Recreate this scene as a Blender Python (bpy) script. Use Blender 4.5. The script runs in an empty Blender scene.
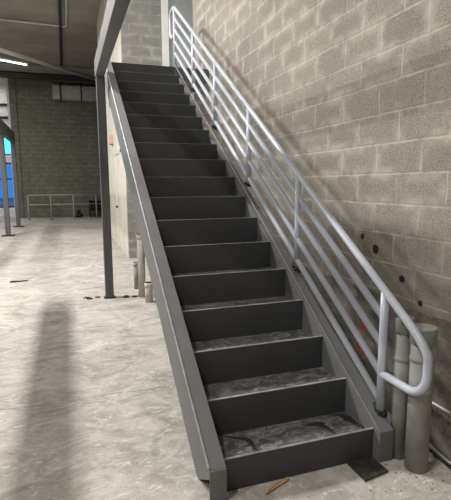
import bpy, bmesh, math, random
from mathutils import Vector, Matrix, noise
random.seed(7)
C = bpy.context.scene.collection
RISE, RUN = .178, .28
S = RISE / RUN
ANG = math.atan(S)
NR = 18
YT = RUN * (NR - 1)          # y of the last nosing
ZT = RISE * NR

# ------------------------------------------------------------------ materials
def newmat(name):
    m = bpy.data.materials.new(name); m.use_nodes = True
    nt = m.node_tree
    return m, nt, nt.nodes['Principled BSDF']
def N(nt, t, **kw):
    n = nt.nodes.new(t)
    for k, v in kw.items():
        if k in n.inputs.keys(): n.inputs[k].default_value = v
        else: setattr(n, k, v)
    return n
def L(nt, a, b): nt.links.new(a, b)
def objco(nt): return nt.nodes.new('ShaderNodeTexCoord').outputs['Object']
def ramp(nt, fac, stops):
    r = nt.nodes.new('ShaderNodeValToRGB')
    el = r.color_ramp.elements
    while len(el) < len(stops): el.new(.5)
    for e, (p, c) in zip(el, stops):
        e.position = p; e.color = c if len(c) == 4 else (*c, 1)
    L(nt, fac, r.inputs['Fac']); return r.outputs['Color']
def mix(nt, fac, a, b, blend='MIX'):
    m = nt.nodes.new('ShaderNodeMix'); m.data_type = 'RGBA'; m.blend_type = blend
    for s, v in ((m.inputs[0], fac), (m.inputs[6], a), (m.inputs[7], b)):
        if hasattr(v, 'links'): L(nt, v, s)
        elif isinstance(v, (int, float)): s.default_value = v
        else: s.default_value = (*v, 1) if len(v) == 3 else v
    return m.outputs[2]
def math_(nt, op, a, b=None, clamp=False):
    m = nt.nodes.new('ShaderNodeMath'); m.operation = op; m.use_clamp = clamp
    for s, v in zip(m.inputs, (a, b)):
        if v is None: continue
        if hasattr(v, 'links'): L(nt, v, s)
        else: s.default_value = v
    return m.outputs[0]
def noise_(nt, co, scale, detail=4, rough=.6, dist=0):
    n = N(nt, 'ShaderNodeTexNoise', Scale=scale, Detail=detail, Roughness=rough, Distortion=dist)
    L(nt, co, n.inputs['Vector']); return n.outputs['Fac']
def bump(nt, bsdf, h, strength=.3, dist=.01):
    b = N(nt, 'ShaderNodeBump', Strength=strength, Distance=dist)
    L(nt, h, b.inputs['Height']); L(nt, b.outputs['Normal'], bsdf.inputs['Normal'])
def scaled(nt, co, s):
    m = nt.nodes.new('ShaderNodeMapping'); m.inputs['Scale'].default_value = s
    L(nt, co, m.inputs['Vector']); return m.outputs['Vector']

def plain(name, col, rough=.6, metal=0, var=.15, scale=8, bumps=0):
    m, nt, b = newmat(name)
    co = objco(nt); n = noise_(nt, co, scale, 5)
    lo = [c * (1 - var) for c in col]; hi = [min(1, c * (1 + var)) for c in col]
    L(nt, ramp(nt, n, [(.3, lo), (.7, hi)]), b.inputs['Base Color'])
    b.inputs['Roughness'].default_value = rough; b.inputs['Metallic'].default_value = metal
    if bumps: bump(nt, b, noise_(nt, co, scale * 6, 4), bumps, .004)
    return m

def cmu(name, axis, base, mort, bl=.434, bh=.2036, ph=(0, .178), spots=(), red=(), dirt=False):
    """concrete block wall; axis is the horizontal object axis of the wall"""
    m, nt, b = newmat(name)
    co = objco(nt)
    sep = nt.nodes.new('ShaderNodeSeparateXYZ'); L(nt, co, sep.inputs[0])
    cmb = nt.nodes.new('ShaderNodeCombineXYZ')
    u = sep.outputs['XY'.index(axis)]; z = sep.outputs[2]
    L(nt, math_(nt, 'SUBTRACT', u, ph[0]), cmb.inputs[0]); L(nt, math_(nt, 'SUBTRACT', z, ph[1]), cmb.inputs[1])
    wob = N(nt, 'ShaderNodeTexNoise', Scale=9, Detail=3); L(nt, co, wob.inputs['Vector'])
    va = nt.nodes.new('ShaderNodeVectorMath'); va.operation = 'MULTIPLY_ADD'
    L(nt, wob.outputs['Color'], va.inputs[0]); va.inputs[1].default_value = (.008, .008, 0); L(nt, cmb.outputs[0], va.inputs[2])
    def brick(mortar, smooth):
        t = N(nt, 'ShaderNodeTexBrick', Scale=1)
        t.inputs['Color1'].default_value = (.0, .0, .0, 1); t.inputs['Color2'].default_value = (1, 1, 1, 1)
        t.inputs['Mortar'].default_value = (.5, .5, .5, 1)
        t.inputs['Mortar Size'].default_value = mortar; t.inputs['Mortar Smooth'].default_value = smooth
        t.inputs['Brick Width'].default_value = bl; t.inputs['Row Height'].default_value = bh
        t.offset = .5; t.offset_frequency = 2
        L(nt, va.outputs[0], t.inputs['Vector']); return t
    t1 = brick(.012, .8); t2 = brick(.085, 1.0)
    n1 = noise_(nt, co, 3.2, 5, .65); n2 = noise_(nt, co, 42, 4, .8); n4 = noise_(nt, co, 1.3, 5, .6); n5 = noise_(nt, co, 105, 2, .8); n3 = noise_(nt, co, 12, 4)
    col = mix(nt, t1.outputs['Color'], [c * .78 for c in base], [c * 1.12 for c in base])
    col = mix(nt, ramp(nt, n4, [(.35, (.0,) * 3), (.65, (.6,) * 3)]), col, [c * 1.25 for c in base])
    col = mix(nt, ramp(nt, n2, [(.38, (0, 0, 0)), (.58, (1, 1, 1))]), mix(nt, .55, col, [c * .55 for c in base]), col)
    col = mix(nt, ramp(nt, n5, [(.40, (.6,) * 3), (.52, (0,) * 3)]), col, [c * .45 for c in base])
    col = mix(nt, ramp(nt, n5, [(.55, (0,) * 3), (.66, (.6,) * 3)]), col, [c * 1.5 for c in base])
    # mortar smeared around the joints, uneven
    sm = math_(nt, 'MULTIPLY', t2.outputs['Fac'], ramp(nt, n1, [(.46, (0, 0, 0)), (.62, (1, 1, 1))]))
    col = mix(nt, math_(nt, 'MULTIPLY', sm, .75), col, mort)
    jf = math_(nt, 'MULTIPLY', t1.outputs['Fac'], ramp(nt, n3, [(.40, (.12,) * 3), (.66, (.9,) * 3)]))
    col = mix(nt, jf, col, mort)
    if dirt:     # brown grout stains low on the wall, following no block
        low = ramp(nt, math_(nt, 'ADD', math_(nt, 'MULTIPLY', z, .5), math_(nt, 'MULTIPLY', noise_(nt, co, 2.2, 5), .45)),
                   [(.35, (1, 1, 1)), (.8, (0, 0, 0))])
        col = mix(nt, math_(nt, 'MULTIPLY', low, .72), col, (.15, .132, .108))
    def dot(p, r):
        d = nt.nodes.new('ShaderNodeVectorMath'); d.operation = 'DISTANCE'
        L(nt, co, d.inputs[0]); d.inputs[1].default_value = p
        dd = math_(nt, 'ADD', d.outputs['Value'], math_(nt, 'MULTIPLY', math_(nt, 'SUBTRACT', n3, .5), r * 1.2))
        return ramp(nt, math_(nt, 'DIVIDE', dd, r * 2), [(.42, (1, 1, 1)), (.55, (0, 0, 0))])
    for p, r in spots: col = mix(nt, dot(p, r), col, (.02, .018, .016))
    for p, r in red: col = mix(nt, math_(nt, 'MULTIPLY', dot(p, r), .8), col, (.55, .03, .02))
    L(nt, col, b.inputs['Base Color']); b.inputs['Roughness'].default_value = .92
    h = math_(nt, 'ADD', math_(nt, 'MULTIPLY', n2, .5), math_(nt, 'MULTIPLY', t1.outputs['Fac'], -.6))
    bump(nt, b, h, .5, .008)
    return m

# gray shop-primed steel with dust and scuffs
def steel(name, col, dust=.25):
    m, nt, b = newmat(name)
    co = objco(nt)
    n = noise_(nt, co, 2.5, 6, .65); n2 = noise_(nt, scaled(nt, co, (3, 18, 18)), 4, 5, .7, .6)
    c = ramp(nt, n, [(.3, [x * .88 for x in col]), (.72, [x * 1.12 for x in col])])
    c = mix(nt, math_(nt, 'MULTIPLY', ramp(nt, n2, [(.62, (0,) * 3), (.78, (1,) * 3)]), dust), c, (.32, .31, .29))
    L(nt, c, b.inputs['Base Color']); b.inputs['Roughness'].default_value = .5
    b.inputs['Specular IOR Level'].default_value = .35
    return m
def tread_mat():
    m, nt, b = newmat('dusty_tread')
    co = objco(nt)
    n = noise_(nt, scaled(nt, co, (1, 1.5, 1)), 11, 8, .78, 1.4); n2 = noise_(nt, co, 30, 4, .7, .8); n3 = noise_(nt, co, 2.3, 4)
    c = ramp(nt, n3, [(.3, (.05, .05, .05)), (.7, (.08, .08, .078))])
    c = mix(nt, ramp(nt, n, [(.46, (0,) * 3), (.64, (.8,) * 3)]), c, (.36, .35, .33))
    c = mix(nt, ramp(nt, n2, [(.6, (0,) * 3), (.8, (.35,) * 3)]), c, (.4, .39, .37))
    L(nt, c, b.inputs['Base Color']); b.inputs['Roughness'].default_value = .7
    return m
def floor_mat():
    m, nt, b = newmat('rough_concrete_slab')
    co = objco(nt)
    big = noise_(nt, co, .55, 5, .6); mid = noise_(nt, scaled(nt, co, (1, 1.5, 1)), 2.6, 7, .72, 1.4)
    sw = noise_(nt, scaled(nt, co, (1, 2.2, 1)), 6.5, 6, .7, 2.6); fine = noise_(nt, co, 45, 4, .7)
    c = ramp(nt, mid, [(.34, (.19, .172, .148)), (.48, (.385, .36, .322)), (.64, (.61, .58, .53))])
    c = mix(nt, .38, c, ramp(nt, big, [(.35, (.27, .248, .215)), (.62, (.54, .51, .46))]))
    c = mix(nt, ramp(nt, sw, [(.55, (0,) * 3), (.66, (.75,) * 3)]), c, (.74, .72, .68))
    c = mix(nt, ramp(nt, fine, [(.30, (.6,) * 3), (.45, (0,) * 3)]), c, (.20, .185, .165))
    # saw-cut joints, a hair wide
    sep = nt.nodes.new('ShaderNodeSeparateXYZ'); L(nt, co, sep.inputs[0])
    def cut(v, at, w):
        d = math_(nt, 'ABSOLUTE', math_(nt, 'SUBTRACT', v, at)); return math_(nt, 'LESS_THAN', d, w)
    wv = math_(nt, 'ADD', sep.outputs[1], math_(nt, 'MULTIPLY', math_(nt, 'SUBTRACT', noise_(nt, co, 1.5, 4), .5), .25))
    span = cut(sep.outputs[0], -.45, .42); tall = cut(sep.outputs[1], 9.8, 1.75)
    j = math_(nt, 'MAXIMUM', math_(nt, 'MULTIPLY', cut(sep.outputs[1], 8.05, .012), span), cut(wv, 1.3, .005))
    j = math_(nt, 'MAXIMUM', j, math_(nt, 'MULTIPLY', cut(sep.outputs[0], -.87, .006), tall))
    j = math_(nt, 'MAXIMUM', j, cut(sep.outputs[1], 13.6, .02))
    c = mix(nt, math_(nt, 'MULTIPLY', j, .45), c, (.12, .11, .10))
    L(nt, c, b.inputs['Base Color']); b.inputs['Roughness'].default_value = .82
    bump(nt, b, math_(nt, 'ADD', math_(nt, 'MULTIPLY', fine, .4), mid), .25, .01)
    return m
def emit(name, col, s):
    m, nt, b = newmat(name)
    b.inputs['Base Color'].default_value = (*col, 1)
    b.inputs['Emission Color'].default_value = (*col, 1); b.inputs['Emission Strength'].default_value = s
    return m
def tinted_glass(name, col):
    m, nt, b = newmat(name)
    t = nt.nodes.new('ShaderNodeBsdfTransparent'); t.inputs[0].default_value = (*col, 1)
    g = N(nt, 'ShaderNodeBsdfGlossy', Roughness=.02); mx = nt.nodes.new('ShaderNodeMixShader')
    mx.inputs[0].default_value = .06
    L(nt, t.outputs[0], mx.inputs[1]); L(nt, g.outputs[0], mx.inputs[2])
    L(nt, mx.outputs[0], nt.nodes['Material Output'].inputs['Surface'])
    return m

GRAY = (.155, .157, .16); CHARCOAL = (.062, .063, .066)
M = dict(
    steel=steel('gray_primed_steel', GRAY), riser=steel('dark_riser', CHARCOAL, .06),  # risers get a darker tone than the stringers
    post=steel('dark_primed_steel', (.115, .115, .118), .05), beam=steel('beam_primed_steel', (.13, .13, .128), .15),
    edge=plain('bright_edge', (.62, .62, .62), .45, 0, .3, 14),
    nosing=plain('worn_nosing', (.27, .27, .265), .5, 0, .45, 9),
    tread=tread_mat(), floor=floor_mat(),
    rail=plain('pale_gray_rail_paint', (.55, .59, .665), .28, 0, .05, 6),
    wall_r=cmu('block_wall_by_stairs', 'Y', (.36, .325, .28), (.56, .52, .46), ph=(.339, .178),
               spots=[((1.4, .90, 1.14), .022), ((1.4, .735, 1.065), .034), ((1.4, .45, .90), .027), ((1.4, .27, .78), .022)], dirt=True),
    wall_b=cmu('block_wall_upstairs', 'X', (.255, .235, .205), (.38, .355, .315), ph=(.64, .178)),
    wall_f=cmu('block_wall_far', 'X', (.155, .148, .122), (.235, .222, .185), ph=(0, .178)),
    cream=plain('cream_paint', (.68, .65, .56), .6, 0, .12, 3),
    smooth=plain('gray_plaster', (.30, .285, .255), .85, 0, .14, 2.5, .2),
    ceiling=plain('raw_concrete_soffit', (.30, .275, .245), .9, 0, .2, 1.1, .3),
    soffit=plain('gray_bulkhead', (.52, .51, .50), .8, 0, .08, 1),
    darkwall=plain('drab_wall', (.22, .21, .19), .9, 0, .1, 1),
    pvc=plain('dusty_gray_plastic', (.275, .272, .255), .55, 0, .2, 9, .12),
    pvcpale=plain('dusty_pale_plastic', (.50, .47, .41), .6, 0, .2, 14, .1),
    black=plain('black_dirt', (.018, .017, .016), .85, 0, .5, 40),
    tar=plain('black_metal', (.03, .03, .03), .5, .3, .3, 20),
    galv=plain('galvanised_sheet', (.42, .42, .41), .45, .5, .2, 5),
    conduit=plain('light_conduit', (.62, .61, .58), .4, .2, .1, 6),
    pipegray=plain('gray_pipe_paint', (.34, .32, .29), .6, 0, .15, 3),
    plate=None, wood=plain('splintered_pine', (.50, .34, .17), .7, 0, .3, 30),
    red=plain('red_alarm', (.50, .06, .05), .45, 0, .1, 5), pink=plain('pale_red_cover', (.72, .42, .38), .5, 0, .08, 6),
    white=plain('white_plaster', (.62, .62, .62), .75, 0, .18, 8),
    rubble=plain('grout_rubble', (.36, .33, .285), .95, 0, .3, 16, .6), footing=None,
    mull=plain('dark_mullion', (.025, .03, .035), .4, .2, .1, 4),
    glass=tinted_glass('cyan_glazing', (.28, .80, .88)), glass2=tinted_glass('blue_glazing', (.14, .30, .50)),
    tube=emit('lit_tube', (1, .97, .92), 5),
)
def plate_mat():
    m, nt, b = newmat('dirty_black_plate'); co = objco(nt)
    n = noise_(nt, co, 12, 6, .7, 1.5)
    L(nt, ramp(nt, n, [(.42, (.022, .022, .02)), (.62, (.06, .055, .048)), (.8, (.22, .2, .17))]), b.inputs['Base Color'])
    b.inputs['Roughness'].default_value = .5; return m
M['plate'] = plate_mat()

def footing_mat():
    m, nt, b = newmat('grout_footing'); co = objco(nt)
    n = noise_(nt, co, 5, 6, .7); n2 = noise_(nt, co, 34, 4, .75); n3 = noise_(nt, co, 14, 3)
    c = ramp(nt, n, [(.3, (.10, .09, .072)), (.55, (.20, .18, .15)), (.75, (.30, .275, .235))])
    c = mix(nt, ramp(nt, n2, [(.3, (.6,) * 3), (.5, (0,) * 3)]), c, (.06, .052, .04))
    flat = scaled(nt, co, (0, 1, 1))
    for (y, z), r in (((.836, .446), .030), ((.868, .31), .036), ((.90, .35), .030), ((.80, .27), .022)):   # red spray paint
        d = nt.nodes.new('ShaderNodeVectorMath'); d.operation = 'DISTANCE'; L(nt, flat, d.inputs[0]); d.inputs[1].default_value = (0, y, z)
        dd = math_(nt, 'ADD', d.outputs['Value'], math_(nt, 'MULTIPLY', math_(nt, 'SUBTRACT', n3, .5), r * 1.5))
        c = mix(nt, math_(nt, 'MULTIPLY', ramp(nt, math_(nt, 'DIVIDE', dd, r * 2), [(.40, (1, 1, 1)), (.6, (0, 0, 0))]), .85), c, (.50, .03, .02))
    L(nt, c, b.inputs['Base Color']); b.inputs['Roughness'].default_value = .95
    bump(nt, b, math_(nt, 'ADD', n, math_(nt, 'MULTIPLY', n2, .5)), .7, .02); return m
M['footing'] = footing_mat()
# ------------------------------------------------------------------ mesh helpers
def box(bm, lo, hi, mi=0):
    c = [(a + b) / 2 for a, b in zip(lo, hi)]; s = [b - a for a, b in zip(lo, hi)]
    r = bmesh.ops.create_cube(bm, size=1, matrix=Matrix.Translation(c) @ Matrix.Diagonal((*s, 1)))
    for f in {f for v in r['verts'] for f in v.link_faces}: f.material_index = mi
    return r['verts']
def prism(bm, pts, x0, x1, mi=0):
    """polygon of (y, z) points drawn out along X"""
    a = [bm.verts.new((x0, y, z)) for y, z in pts]; b = [bm.verts.new((x1, y, z)) for y, z in pts]
    n = len(pts); fs = [bm.faces.new(a), bm.faces.new(b[::-1])]
    for i in range(n): fs.append(bm.faces.new((a[i], b[i], b[(i + 1) % n], a[(i + 1) % n])))
    for f in fs: f.material_index = mi
def tube(bm, pts, r, n=14, caps=True, mi=0):
    pts = [Vector(p) for p in pts]; rings = []; ref = None
    for i, p in enumerate(pts):
        t = ((pts[min(i + 1, len(pts) - 1)] - p).normalized() + (p - pts[max(i - 1, 0)]).normalized()).normalized()
        if ref is None:
            ref = Vector((1, 0, 0)) if abs(t.x) < .9 else Vector((0, 0, 1))
        u = (ref - t * ref.dot(t)).normalized(); v = t.cross(u); ref = u
        rr = r[i] if isinstance(r, (list, tuple)) else r
        rings.append([bm.verts.new(p + (u * math.cos(a) + v * math.sin(a)) * rr) for a in [2 * math.pi * k / n for k in range(n)]])
    for A, B in zip(rings, rings[1:]):
        for k in range(n):
            f = bm.faces.new((A[k], A[(k + 1) % n], B[(k + 1) % n], B[k])); f.smooth = True; f.material_index = mi
    if caps:
        bm.faces.new(rings[0][::-1]).material_index = mi; bm.faces.new(rings[-1]).material_index = mi
def arc(c, r, a0, a1, n=8):
    """points in the YZ plane"""
    return [(c[0], c[1] + r * math.cos(a0 + (a1 - a0) * k / n), c[2] + r * math.sin(a0 + (a1 - a0) * k / n)) for k in range(n + 1)]
def ngon(bm, pts, z0, z1):
    a = [bm.verts.new((x, y, z0)) for x, y in pts]; b = [bm.verts.new((x, y, z1)) for x, y in pts]; n = len(pts)
    bm.faces.new(a[::-1]); bm.faces.new(b)
    for i in range(n): bm.faces.new((a[i], a[(i + 1) % n], b[(i + 1) % n], b[i]))
def lump(bm, c, s, seed=0, sub=3, amp=.35, freq=2.0):
    r = bmesh.ops.create_icosphere(bm, subdivisions=sub, radius=1)
    for v in r['verts']:
        k = 1 + amp * noise.noise(v.co * freq + Vector((seed * 7.3, seed * 3.1, seed)))
        v.co = Vector(c) + Vector((v.co.x * s[0], v.co.y * s[1], v.co.z * s[2])) * k
    for v in r['verts']:
        for f in v.link_faces: f.smooth = True
def obj(name, bm, mats, parent=None, bevel=0, loc=(0, 0, 0)):
    bmesh.ops.recalc_face_normals(bm, faces=bm.faces)
    me = bpy.data.meshes.new(name); bm.to_mesh(me); bm.free()
    for m in (mats if isinstance(mats, (list, tuple)) else [mats]): me.materials.append(m)
    o = bpy.data.objects.new(name, me); C.objects.link(o); o.location = loc
    if parent: o.parent = parent
    if bevel:
        b = o.modifiers.new('bevel', 'BEVEL'); b.width = bevel; b.segments = 2; b.limit_method = 'ANGLE'; b.angle_limit = .6
    return o
def empty(name, loc=(0, 0, 0)):
    o = bpy.data.objects.new(name, None); C.objects.link(o); o.location = loc; o.empty_display_size = .1; return o
def tag(o, label, cat, group=None):
    o['label'] = label; o['category'] = cat
    if group: o['group'] = group
    return o
def struct(name, bm, m, bevel=0):
    o = obj(name, bm, m, None, bevel); o['kind'] = 'structure'; return o
def B(): return bmesh.new()
def one(name, lo, hi, m, parent=None, bevel=0, loc=(0, 0, 0)):
    bm = B(); box(bm, lo, hi); return obj(name, bm, m, parent, bevel, loc)
def sbox(name, lo, hi, m):
    bm = B(); box(bm, lo, hi); return struct(name, bm, m)

# ------------------------------------------------------------------ the setting
CEIL = 6.6; FARY = 21.3
sbox('floor', (-10, -6, -.2), (4, 26, 0), M['floor'])
sbox('ceiling', (-10, -6, CEIL), (4, 26, CEIL + .2), M['ceiling'])
sbox('wall_right', (1.4, -6, -.1), (1.62, 5.63, CEIL), M['wall_r'])
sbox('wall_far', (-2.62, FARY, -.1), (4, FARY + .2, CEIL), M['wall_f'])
sbox('wall_behind', (-10, -6.2, -.1), (4, -6, CEIL), M['darkwall'])
sbox('wall_left', (-10.2, -6, -.1), (-10, 26, CEIL), M['darkwall'])
sbox('wall_upstairs', (.5, 7.6, -.1), (1.29, 7.8, CEIL), M['wall_b'])
sbox('wall_landing', (1.29, 7.62, -.1), (4, 7.82, CEIL), M['smooth'])
sbox('trim_1', (1.285, 7.575, ZT), (1.425, 7.62, CEIL), M['cream'])
sbox('wall_shaft', (.5, 7.8, -.1), (.7, 14, CEIL), M['cream'])
sbox('wall_corridor', (3.9, 5.0, -.1), (4.0, FARY, CEIL), M['darkwall'])
sbox('trim_2', (-2.9, FARY - .05, -.05), (-2.62, FARY + .2, CEIL), M['wall_f'])
sbox('trim_3', (-3.02, FARY + .2, .0), (-2.75, FARY + .5, CEIL), M['white'])
sbox('landing_floor', (.2, YT + .005, ZT - .16), (1.4, 7.6, ZT), M['steel'])
sbox('ceiling_bulkhead', (-10, 20.1, 6.12), (4, 20.35, CEIL), M['soffit'])
# the store front beyond the pier, its panes cyan above and blue below
bm = B(); box(bm, (-10, 23.0, 4.3), (-2.7, 23.2, CEIL)); box(bm, (-10, 23.0, -.05), (-2.7, 23.2, .42)); box(bm, (-10, 22.96, 2.62), (-2.7, 23.16, 2.98)); box(bm, (-3.02, 23.0, 0), (-2.7, 23.2, 4.4)); struct('wall_shopfront', bm, M['white'])
def window(n, z0, z1, g):
    w = empty('window_%d' % n, (-5, 23.1, z0)); w['kind'] = 'structure'
    bm = B()
    xs = [-4.9, -1.9 - 1.42, -1.9 - 1.74]
    for x in (-4.9, -4.27, -3.64, -3.30, 1.92): box(bm, (x, -.06, 0), (x + .07, .04, z1 - z0))
    for z in (0, (z1 - z0) * .62, z1 - z0 - .07): box(bm, (-4.9, -.05, z), (1.95, .03, z + .07))
    obj('window_frame', bm, M['mull'], w)
    one('pane', (-4.9, -.005, 0), (1.95, .005, z1 - z0), g, w)
window(1, 2.98, 4.3, M['glass']); window(2, .42, 2.62, M['glass2'])
# paving and the facade across the street, seen through the panes
sbox('ground', (-22, 23.2, -.25), (4, 60, -.05), M['smooth'])

# door in the cream shaft wall
d = empty('door_1', (.5, 8.5, 0)); d['kind'] = 'structure'
bm = B()
for y in (-.05, 1.13): box(bm, (-.03, y, 0), (.0, y + .07, 2.3))
box(bm, (-.03, -.05, 2.23), (.0, 1.2, 2.32)); obj('door_frame', bm, M['cream'], d, .004)
one('door_leaf', (-.012, .02, .01), (-.001, 1.13, 2.23), M['cream'], d)
bm = B(); lump(bm, (-.05, .85, 1.0), (.03, .03, .03), 1, 2, 0); obj('door_knob', bm, M['tar'], d)

# lumpy grout spilled along the foot of the stair wall
bm = B()
ny, nz = 90, 34
g = [[None] * (nz + 1) for _ in range(ny + 1)]
for i in range(ny + 1):
    for k in range(nz + 1):
        y = -1.6 + 4.6 * i / ny; z = .78 * k / nz
        p = Vector((3.1, y * 3.2, z * 4.2))
        w = max(0, noise.noise(p) * .5 + noise.noise(p * 2.7) * .22 + .25)
        out = .13 * w * (1 - z / .78) ** .6 + .07 * (1 - z / .78) ** 3
        g[i][k] = bm.verts.new((1.405 - out if k < nz else 1.41, y, z))
for i in range(ny):
    for k in range(nz):
        f = bm.faces.new((g[i][k], g[i + 1][k], g[i + 1][k + 1], g[i][k + 1])); f.smooth = True
e0 = [bm.verts.new((1.45, -1.6 + 4.6 * i / ny, 0)) for i in range(ny + 1)]
e1 = [bm.verts.new((1.45, -1.6 + 4.6 * i / ny, .78)) for i in range(ny + 1)]
for i in range(ny):
    bm.faces.new((e0[i], e0[i + 1], g[i + 1][0], g[i][0])); bm.faces.new((e1[i], e1[i + 1], g[i + 1][nz], g[i][nz]))
struct('trim_4', bm, M['footing'])

# ------------------------------------------------------------------ the staircase
st = tag(empty('steel_staircase', (.43, 0, 0)), 'dark gray steel staircase with closed risers climbing beside the block wall', 'staircase')
st_o = Vector((-.43, 0, 0))
def sobj(name, bm, m, bevel=0, parent=st):
    o = obj(name, bm, m, parent, bevel)
    if parent is st: o.location = st_o
    return o
OFF = .03
top = lambda y, o=OFF: RISE + S * y + o
XL0, XL1, XR0, XR1, YF = -.103, -.016, .876, .968, -.055
# left stringer: channel with a web outside and a cap on top, its lower end cut square above the floor plate
bm = B()
prism(bm, [(.19, 0), (.14, 0), (YF, .125), (YF, top(YF)), (YT, top(YT)), (YT, top(YT) - .33)], XL0, XL0 + .012)
prism(bm, [(YF, top(YF) - .012), (YF, top(YF)), (YT, top(YT)), (YT, top(YT) - .012)], XL0 + .012, XL1)
prism(bm, [(.19, 0), (.15, 0), (.15, top(.15) - .33 + .03), (YT, top(YT) - .32), (YT, top(YT) - .332)], XL0 + .012, XL1)
prism(bm, [(.25, 0), (.0, 0), (0, top(0) - .012), (YT, top(YT) - .012), (YT, top(YT) - .33)], XL1 - .012, XL1)
ls = sobj('stringer', bm, M['steel'], .002); ls['label'] = 'left stringer, open to the hall'
bm = B(); box(bm, (XL0, YF - .008, 0), (XL1, YF, top(YF) - .002)); sobj('end_plate', bm, M['steel'], .002)
bm = B(); tube(bm, [(XL0 + .001, YF + .01, top(YF + .01) + .001), (XL0 + .001, YT, top(YT) + .001)], .006, 8); w = sobj('edge_strip', bm, M['edge']); w['label'] = 'bright strip along the stringer edge'  # thin bright strip drawn along the outer top edge
# right stringer: boxed
OR = .035
bm = B()
prism(bm, [(.20, 0), (YF, 0), (YF, top(YF, OR)), (YT + .3, top(YT, OR)), (YT + .3, top(YT, OR) - .33), (YT, top(YT, OR) - .33)], XR0, XR1)
sobj('stringer', bm, M['steel'], .003)
bm = B(); tube(bm, [(XR0 + .004, YF + .01, top(YF + .01, OR)), (XR0 + .004, YT, top(YT, OR))], .0022, 6); sobj('edge_strip', bm, M['edge'])
PAN = .038
for i in range(NR):
    y, z = RUN * i, RISE * i
    # the pans wait for their concrete: each riser stands a little above the tread behind it
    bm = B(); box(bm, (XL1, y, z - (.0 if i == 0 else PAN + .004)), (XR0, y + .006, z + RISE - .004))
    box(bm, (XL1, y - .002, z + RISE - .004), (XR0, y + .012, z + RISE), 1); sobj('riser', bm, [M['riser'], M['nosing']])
    d1 = RUN if i < NR - 1 else .115
    zt_ = z + RISE - (PAN if i < NR - 1 else .001)
    bm = B(); box(bm, (XL1, y + .006, zt_ - .006), (XR0, y + d1, zt_)); sobj('tread', bm, M['tread'])

# ------------------------------------------------------------------ the stair railing
PX = .952
posts = [.05, 1.08, 2.07, 3.08, 4.0, 5.02]
rl = tag(empty('stair_railing', (PX, 0, top(0, OR))), 'pale gray five-rail pipe railing running up the wall side of the staircase', 'railing')
ro = Vector((-PX, 0, -top(0, OR)))
def robj(name, bm, m):
    o = obj(name, bm, m, rl); o.location = ro; return o
TOPO = .735
zr = lambda y, o: RISE + S * y + o
y0, y5 = posts[0], posts[-1]
# handrail with the loop at its foot and the loop at its head
pts = []
ya = -.165; yb = -.29
p_low = Vector((PX, ya, zr(ya, TOPO)))
zret = .468
pts += [(PX, y0, zret), (PX, -.165, zret)]
pts += arc((PX, -.165, zret + .125), .125, -math.pi / 2, -math.pi, 8)[1:]
pts += [(PX, yb, .67)]
a_end = Vector((PX, -.14, zr(-.14, TOPO)))
P0, P1, P2 = Vector((PX, yb, .67)), Vector((PX, yb, zr(yb, TOPO) - .005)), a_end
pts += [tuple(P0 * (1 - t) ** 2 + P1 * 2 * t * (1 - t) + P2 * t * t) for t in [k / 8 for k in range(1, 9)]]
Q0 = Vector((PX, y5 - .05, zr(y5 - .05, TOPO))); pts.append(tuple(Q0))
zt = zr(y5, TOPO)
Q1, Q2 = Vector((PX, y5 + .02, zt + .02)), Vector((PX, y5 + .16, zt + .01))
pts += [tuple(Q0 * (1 - t) ** 2 + Q1 * 2 * t * (1 - t) + Q2 * t * t) for t in (.25, .5, .75, 1)]
pts += arc((PX, y5 + .16, zt - .10), .11, math.pi / 2, 0, 6)[1:]
pts += arc((PX, y5 + .16, zt - .27), .11, 0, -math.pi / 2, 6)
pts += [(PX, y5, zt - .38)]
bm = B(); tube(bm, pts, .0222, 16); robj('handrail', bm, M['rail'])
for o in (.58, .42, .255, .095):
    bm = B(); tube(bm, [(PX, y0, zr(y0, o)), (PX, y5, zr(y5, o))], .0215, 14); robj('rail', bm, M['rail'])
for i, y in enumerate(posts):
    base = top(y, OR) if y < YT else ZT + .035
    if y > YT: base = top(YT, OR)
    bm = B(); tube(bm, [(PX, y, base - .006), (PX, y, zr(y, TOPO) - .005)], .0235, 16); robj('post', bm, M['rail'])
    bm = B()
    for k in range(7):
        a = k * .9 + i; rr = random.uniform(.02, .04)
        lump(bm, (PX + math.cos(a) * rr * .7, y + math.sin(a) * rr, base + S * math.sin(a) * rr * (y < YT) + .004), (.016, .02, .012 + .012 * random.random()), k + i * 9, 2, .6)
    p = robj('post_base', bm, M['black']); p['label'] = 'black burnt weld and dirt around the foot of the post'

# ------------------------------------------------------------------ post and beam by the stairs
c = tag(empty('steel_column', (-.197, 4.318, 0)), 'dark square steel column standing just left of the staircase', 'column', None)
one('shaft', (-.054, -.052, .0), (.054, .052, 2.9), M['post'], c, .006)
one('base_plate', (-.075, -.075, .0), (.075, .075, .01), M['black'], c, .003)
o = one('steel_beam', (-.26, -.4, 2.9), (-.15, 4.375, 3.11), M['beam'], None, .005)
tag(o, 'gray steel box beam overhead, resting on the column left of the stairs', 'beam')
o = one('steel_beam', (-1.845, -2.5, 2.84), (-1.69, 4.55, 3.0), M['beam'], None, .005)
tag(o, 'gray steel beam overhead left of the picture, only its long shadow lies on the floor', 'beam')
# the far pair along the hall's left
G = 'dark columns at the far left of the hall'
for y, lab in ((13.29, 'dark steel column at the far left, the one nearer to the viewer'), (16.5, 'dark steel column at the far left, in front of the block pier')):
    c = tag(empty('steel_column', (-2.43, y, 0)), lab, 'column', G)
    one('shaft', (-.07, -.07, 0), (.07, .07, 3.05), M['post'], c, .006)
    one('base_plate', (-.18, -.18, 0), (.18, .18, .02), M['black'], c)
o = one('steel_beam', (-2.5, 6, 3.05), (-2.36, 16.6, 3.42), M['post'], None, .005)
tag(o, 'dark sloping-looking steel beam on two columns at the far left', 'beam')

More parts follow.
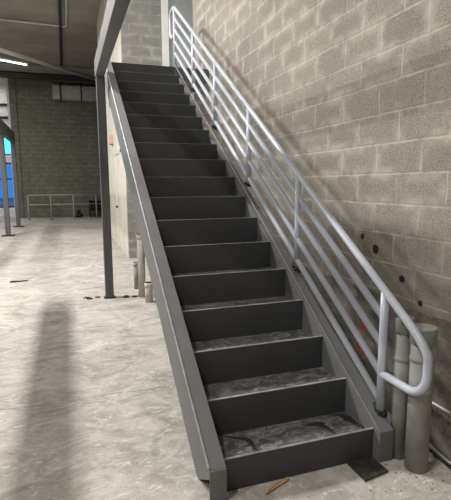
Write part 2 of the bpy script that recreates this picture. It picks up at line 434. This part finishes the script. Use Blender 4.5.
# ------------------------------------------------------------------ pipes standing by the newel
def standpipe(x, y, r, h, rings, label):
    p = tag(empty('plastic_pipe', (x, y, 0)), label, 'pipe', 'pipes standing by the foot of the railing')
    bm = B()
    prof = [(r, 0), (r, h - .085)]
    tube(bm, [(0, 0, 0), (0, 0, h)], r, 28, True); obj('body', bm, M['pvc'], p)
    bm = B(); tube(bm, [(0, 0, h - .085), (0, 0, h - .08), (0, 0, h - .005), (0, 0, h + .004)], [r + .002, r + .007, r + .007, r + .003], 28, True)
    obj('coupling', bm, M['pvc'], p)
    for z in rings:
        bm = B(); tube(bm, [(0, 0, z - .012), (0, 0, z - .008), (0, 0, z + .008), (0, 0, z + .012)], [r, r + .004, r + .004, r], 28, False); obj('clamp_ring', bm, M['pvc'], p)
    return p
standpipe(1.042, -.155, .060, .79, [.62, .45], 'wide dusty gray plastic pipe standing behind the end loop of the railing')
standpipe(1.025, -.03, .044, .81, [.58], 'narrower dusty gray plastic pipe between railing post and wide pipe')
for x, y, r, h, m, lab in ((.275, 3.9, .052, .26, 'pvcpale', 'short pale pipe stub on the floor, the nearest left of the staircase'),
                          (.235, 4.22, .05, .86, 'pvcpale', 'tall pale pipe stub rising close under the left stringer'),
                          (.235, 4.72, .042, .40, 'pvc', 'thin grimy gray pipe stub left of the tall pale stub')):
    p = tag(empty('pipe_stub', (x, y, 0)), lab, 'pipe', 'pipe stubs under the staircase')
    bm = B(); tube(bm, [(0, 0, 0), (0, 0, h)], r, 20); obj('body', bm, M[m], p)
    bm = B(); tube(bm, [(0, 0, h - .06), (0, 0, h - .055), (0, 0, h)], [r, r + .006, r + .006], 20); obj('cap', bm, M[m], p)
bm = B(); tube(bm, [(1.265, -1.2, .27), (1.265, .25, .27), (1.3, .33, .27), (1.36, .34, .27)], .011, 10)
tag(obj('wall_conduit', bm, M['conduit']), 'thin pale conduit along the foot of the block wall right of the pipes', 'conduit')
bm = B(); tube(bm, [(1.22, -.9, .012), (1.20, -.3, .012), (1.24, .1, .012)], .010, 8)
tag(obj('reinforcing_rod', bm, M['tar']), 'dark rod lying on the floor against the foot of the right wall', 'rod')

# ------------------------------------------------------------------ bits on the floor and treads
bm = B(); ngon(bm, [(.705, -.006), (.868, -.012), (.872, -.14), (.705, -.17)], 0.001, .012)
tag(obj('metal_plate', bm, M['plate'], None, .002), 'small dirty black square plate lying before the bottom step', 'plate')
bm = B()
pts = [(.175, -.095), (.20, -.085), (.335, -.03), (.34, -.012), (.30, -.022), (.24, -.045), (.185, -.075)]
ngon(bm, pts, .001, .014); ngon(bm, [(.19, -.086), (.24, -.06), (.30, -.032), (.25, -.05)], .014, .020)
tag(obj('wood_splinter', bm, M['wood']), 'broken splinter of yellow wood on the floor before the stairs', 'wood scrap')
Z1 = RISE - PAN
def smear(path, label):
    """a thin domed streak of dirt along a path of (x, y, width)"""
    bm = B(); rows = []
    fine = []
    for a, b in zip(path, path[1:]):
        fine += [tuple(u + (v - u) * t / 5 for u, v in zip(a, b)) for t in range(5)]
    fine.append(path[-1])
    for q, (x, y, w_) in enumerate(fine):
        nx, ny = fine[min(q + 1, len(fine) - 1)][0] - fine[max(q - 1, 0)][0], fine[min(q + 1, len(fine) - 1)][1] - fine[max(q - 1, 0)][1]
        l = math.hypot(nx, ny) or 1; nx, ny = -ny / l, nx / l
        k1 = w_ * (1 + .7 * noise.noise(Vector((x * 45, y * 45, 1)))); k2 = w_ * (1 + .7 * noise.noise(Vector((x * 45, y * 45, 9))))
        rows.append([bm.verts.new((x + nx * k1, y + ny * k1, Z1)), bm.verts.new((x + nx * k1 * .5, y + ny * k1 * .5, Z1 + .005)),
                     bm.verts.new((x - nx * k2 * .5, y - ny * k2 * .5, Z1 + .006)), bm.verts.new((x - nx * k2, y - ny * k2, Z1))])
    for A, B_ in zip(rows, rows[1:]):
        for k in range(4): bm.faces.new((A[k], A[(k + 1) % 4], B_[(k + 1) % 4], B_[k]))
    bm.faces.new(rows[0]); bm.faces.new(rows[-1][::-1])
    return tag(obj('dirt_smear', bm, M['black']), label, 'dirt', 'dirt on the bottom tread')
smear([(.085, .258, .004), (.127, .23, .007), (.165, .206, .010), (.192, .19, .017), (.198, .15, .013), (.196, .11, .012), (.20, .075, .005)], 'hooked black smear of dirt on the left of the bottom tread')
smear([(.575, .215, .006), (.615, .205, .02), (.65, .195, .03), (.668, .155, .016), (.672, .115, .010), (.68, .08, .004)], 'black smear of dirt right of the middle of the bottom tread')
smear([(.77, .268, .005), (.80, .258, .012), (.835, .245, .024), (.84, .20, .03), (.85, .15, .022), (.858, .10, .016), (.862, .06, .006)], 'black dirt heap in the right corner of the bottom tread')
bm = B()
for k in range(90):
    a = random.gauss(0, .16); b_ = random.gauss(0, .12)
    x, y = 1.03 + a * .9, -.27 + b_
    if x > 1.22 or (x < .98 and y > -.06) or ((x - 1.034) ** 2 + (y + .154) ** 2 < .075 ** 2): continue
    s = random.uniform(.002, .008); lump(bm, (x, y, s * .3), (s, s * random.uniform(.6, 1.2), s * .6), k, 1, .5)
o = obj('rubble_crumbs', bm, M['rubble']); tag(o, 'grout crumbs scattered on the floor around the standing pipes', 'rubble'); o['kind'] = 'stuff'
for k, (x, y, s, lab) in enumerate(((-1.45, 5.9, .12, 'dark flat scrap of rubbish far left on the hall floor'), (-.42, 4.36, .09, 'dark crumb pile left of the column foot'), (.06, 4.25, .08, 'dark crumb pile right of the column foot'))):
    bm = B()
    for q in range(4): lump(bm, (x + random.uniform(-s, s), y + random.uniform(-.05, .05), .004), (s * .5, .03, .01), q + k * 5, 2, .7)
    tag(obj('debris_scrap', bm, M['black']), lab, 'debris')

# ------------------------------------------------------------------ overhead services
bm = B()
ZC = 6.52
tube(bm, [(-6, 14.05, ZC), (-.55, 14.28, ZC), (-.46, 14.25, ZC), (-.42, 14.15, ZC), (-.42, 2, ZC)], .028, 10)
tag(obj('ceiling_conduit', bm, M['conduit']), 'pale conduit under the ceiling turning a corner above the hall', 'conduit')
bm = B(); tube(bm, [(-.56, 2, 6.5), (-.62, 20.1, 6.5)], .045, 10)
tag(obj('ceiling_pipe', bm, M['tar']), 'thin black pipe running straight down the ceiling toward the far wall', 'pipe')
bm = B(); tube(bm, [(-2.95, 13.92, 5.7), (.95, 18.0, 5.7)], .075, 12)
tag(obj('drain_pipe', bm, M['pipegray']), 'thick gray pipe crossing the ceiling at a slant toward the duct', 'pipe')
bm = B()
gz = 5.98
box(bm, (-10, 19.7, gz), (4, 19.98, gz + .03)); box(bm, (-10, 19.82, gz), (4, 19.86, gz + .24)); box(bm, (-10, 19.7, gz + .21), (4, 19.98, gz + .24))
tag(obj('steel_girder', bm, M['tar']), 'black steel girder crossing the hall before the far wall', 'beam')
du = tag(empty('air_duct', (0, 20.985, 5.36)), 'galvanised rectangular air duct high on the far block wall', 'duct')
one('duct_body', (-1.02, -.25, .0), (1.3, .3, .62), M['galv'], du)
for x in (-1.02, -.72, .1, .62):
    one('flange', (x - .03, -.28, -.03), (x + .03, .33, .65), M['galv'] if x != -.72 else M['tar'], du)
for x in (-.72, .16): one('strap', (x, -.29, -.06), (x + .05, -.27, .9), M['tar'], du)
lf = tag(empty('strip_light', (-2.9, 18.2, 6.26)), 'lit fluorescent strip light below the ceiling at the upper left', 'light')
lf.rotation_euler = (0, 0, .5)
bm = B(); box(bm, (-1.2, -.09, .05), (1.15, .09, .12)); obj('housing', bm, M['white'], lf)
bm = B(); tube(bm, [(-1.15, 0, .02), (1.1, 0, .02)], .02, 10); obj('lamp_tube', bm, M['tube'], lf)
for x in (-.8, .8):
    bm = B(); tube(bm, [(x, 0, .12), (x, 0, .34)], .008, 6); obj('hanger', bm, M['tar'], lf)

for z, lab in ((5.35, 'upper black pipe crossing the bright bay at the far left'), (4.75, 'lower black pipe crossing the bright bay at the far left')):
    bm = B(); tube(bm, [(-9.9, 22.945, z - .1), (-2.8, 22.945, z)], .06, 10)
    tag(obj('bay_pipe', bm, M['tar']), lab, 'pipe', 'pipes of the far bay')
# ------------------------------------------------------------------ things by the far wall
gr = tag(empty('pipe_guardrail', (-.9, 19.5, 0)), 'thin gray pipe guardrail standing before the far block wall', 'railing')
for x in (-2.27, -1.36, -.42, .55):
    bm = B(); tube(bm, [(x + .9, 0, 0), (x + .9, 0, 1.09)], .028, 10); obj('post', bm, M['pipegray'], gr)
for z in (1.09, .68):
    bm = B(); tube(bm, [(-1.37, 0, z), (1.75, 0, z)], .024, 10); obj('rail', bm, M['pipegray'], gr)
rk = tag(empty('metal_rack', (.62, 20.75, 0)), 'low black metal rack of shelves against the far wall', 'rack')
for z in (.08, .4, .74): one('shelf', (-.32, -.2, z), (.42, .2, z + .05), M['tar'], rk)
one('back_panel', (-.30, .16, .3), (.40, .18, .78), M['tar'], rk)
for x in (-.32, -.02, .37):
    for y in (-.2, .15): one('upright', (x, y, 0), (x + .05, y + .05, .82), M['tar'], rk)
bm = B()
for k in range(9): lump(bm, (-.12 + random.uniform(-.12, .12), 20.6 + random.uniform(-.1, .1), .05 + .035 * k), (.07 + .014 * (8 - k), .09, .045), k, 2, .5)
tag(obj('scrap_heap', bm, M['tar']), 'small black heap of scrap left of the metal rack', 'heap')
al = tag(empty('alarm_box', (.5, 10.3, 2.66)), 'small red alarm box on the cream wall behind the column', 'alarm')
one('back_box', (-.07, -.12, -.12), (0, .12, .12), M['red'], al, .008)
one('cover', (-.09, -.2, -.11), (-.0, -.12, .11), M['pink'], al, .006)

# ------------------------------------------------------------------ light
def area(name, loc, size, power, col=(1, .975, .94), rot=(0, 0, 0)):
    l = bpy.data.lights.new(name, 'AREA'); l.shape = 'RECTANGLE'; l.size, l.size_y = size; l.energy = power; l.color = col
    o = bpy.data.objects.new(name, l); C.objects.link(o); o.location = loc; o.rotation_euler = rot; return o
LAMPS = [((-2.8, 4.9, 6.3), 2.2), ((-2.8, -1.6, 6.3), .65), ((.48, 4.4, 6.3), .16), ((-6.2, 4.9, 6.3), 1.3), ((-6.2, -1.6, 6.3), .9),
         ((-6.2, 11.4, 6.3), .8), ((-3.6, 11.4, 6.3), .9), ((-6.2, 17.5, 6.2), .8)]  # strip lamps placed from cast shadows, plus unseen ones added as fill
for p_, k_ in LAMPS: area('strip_or_fill_lamp', p_, (.16, 1.3), 170 * k_)
area('far_bay_lamp', (-4.2, 21.9, 6.2), (1.5, 1), 28)
w = bpy.data.worlds.new('sky'); bpy.context.scene.world = w; w.use_nodes = True
bg = w.node_tree.nodes['Background']; bg.inputs[0].default_value = (.75, .9, 1, 1); bg.inputs[1].default_value = 2.2

# ------------------------------------------------------------------ camera
cam = bpy.data.cameras.new('camera'); co = bpy.data.objects.new('camera', cam); C.objects.link(co)
f, yw, p, r = 457.787, .3307, .1440, -.0059
cy, sy, cp, sp = math.cos(yw), math.sin(yw), math.cos(p), math.sin(p)
fw = Vector((sy * cp, cy * cp, -sp)); rt = Vector((cy, -sy, 0)); up = rt.cross(fw)
rt, up = rt * math.cos(r) + up * math.sin(r), up * math.cos(r) - rt * math.sin(r)
co.matrix_world = Matrix(((rt.x, up.x, -fw.x, -.6796), (rt.y, up.y, -fw.y, -1.9946), (rt.z, up.z, -fw.z, 1.5371), (0, 0, 0, 1)))
cam.sensor_fit = 'VERTICAL'; cam.sensor_height = 24; cam.lens = f * 24 / 500
cam.clip_start = .05; cam.clip_end = 200
sc = bpy.context.scene; sc.camera = co
sc.view_settings.view_transform = 'Standard'; sc.view_settings.look = 'None'
sc.view_settings.exposure = .46; sc.view_settings.gamma = 1
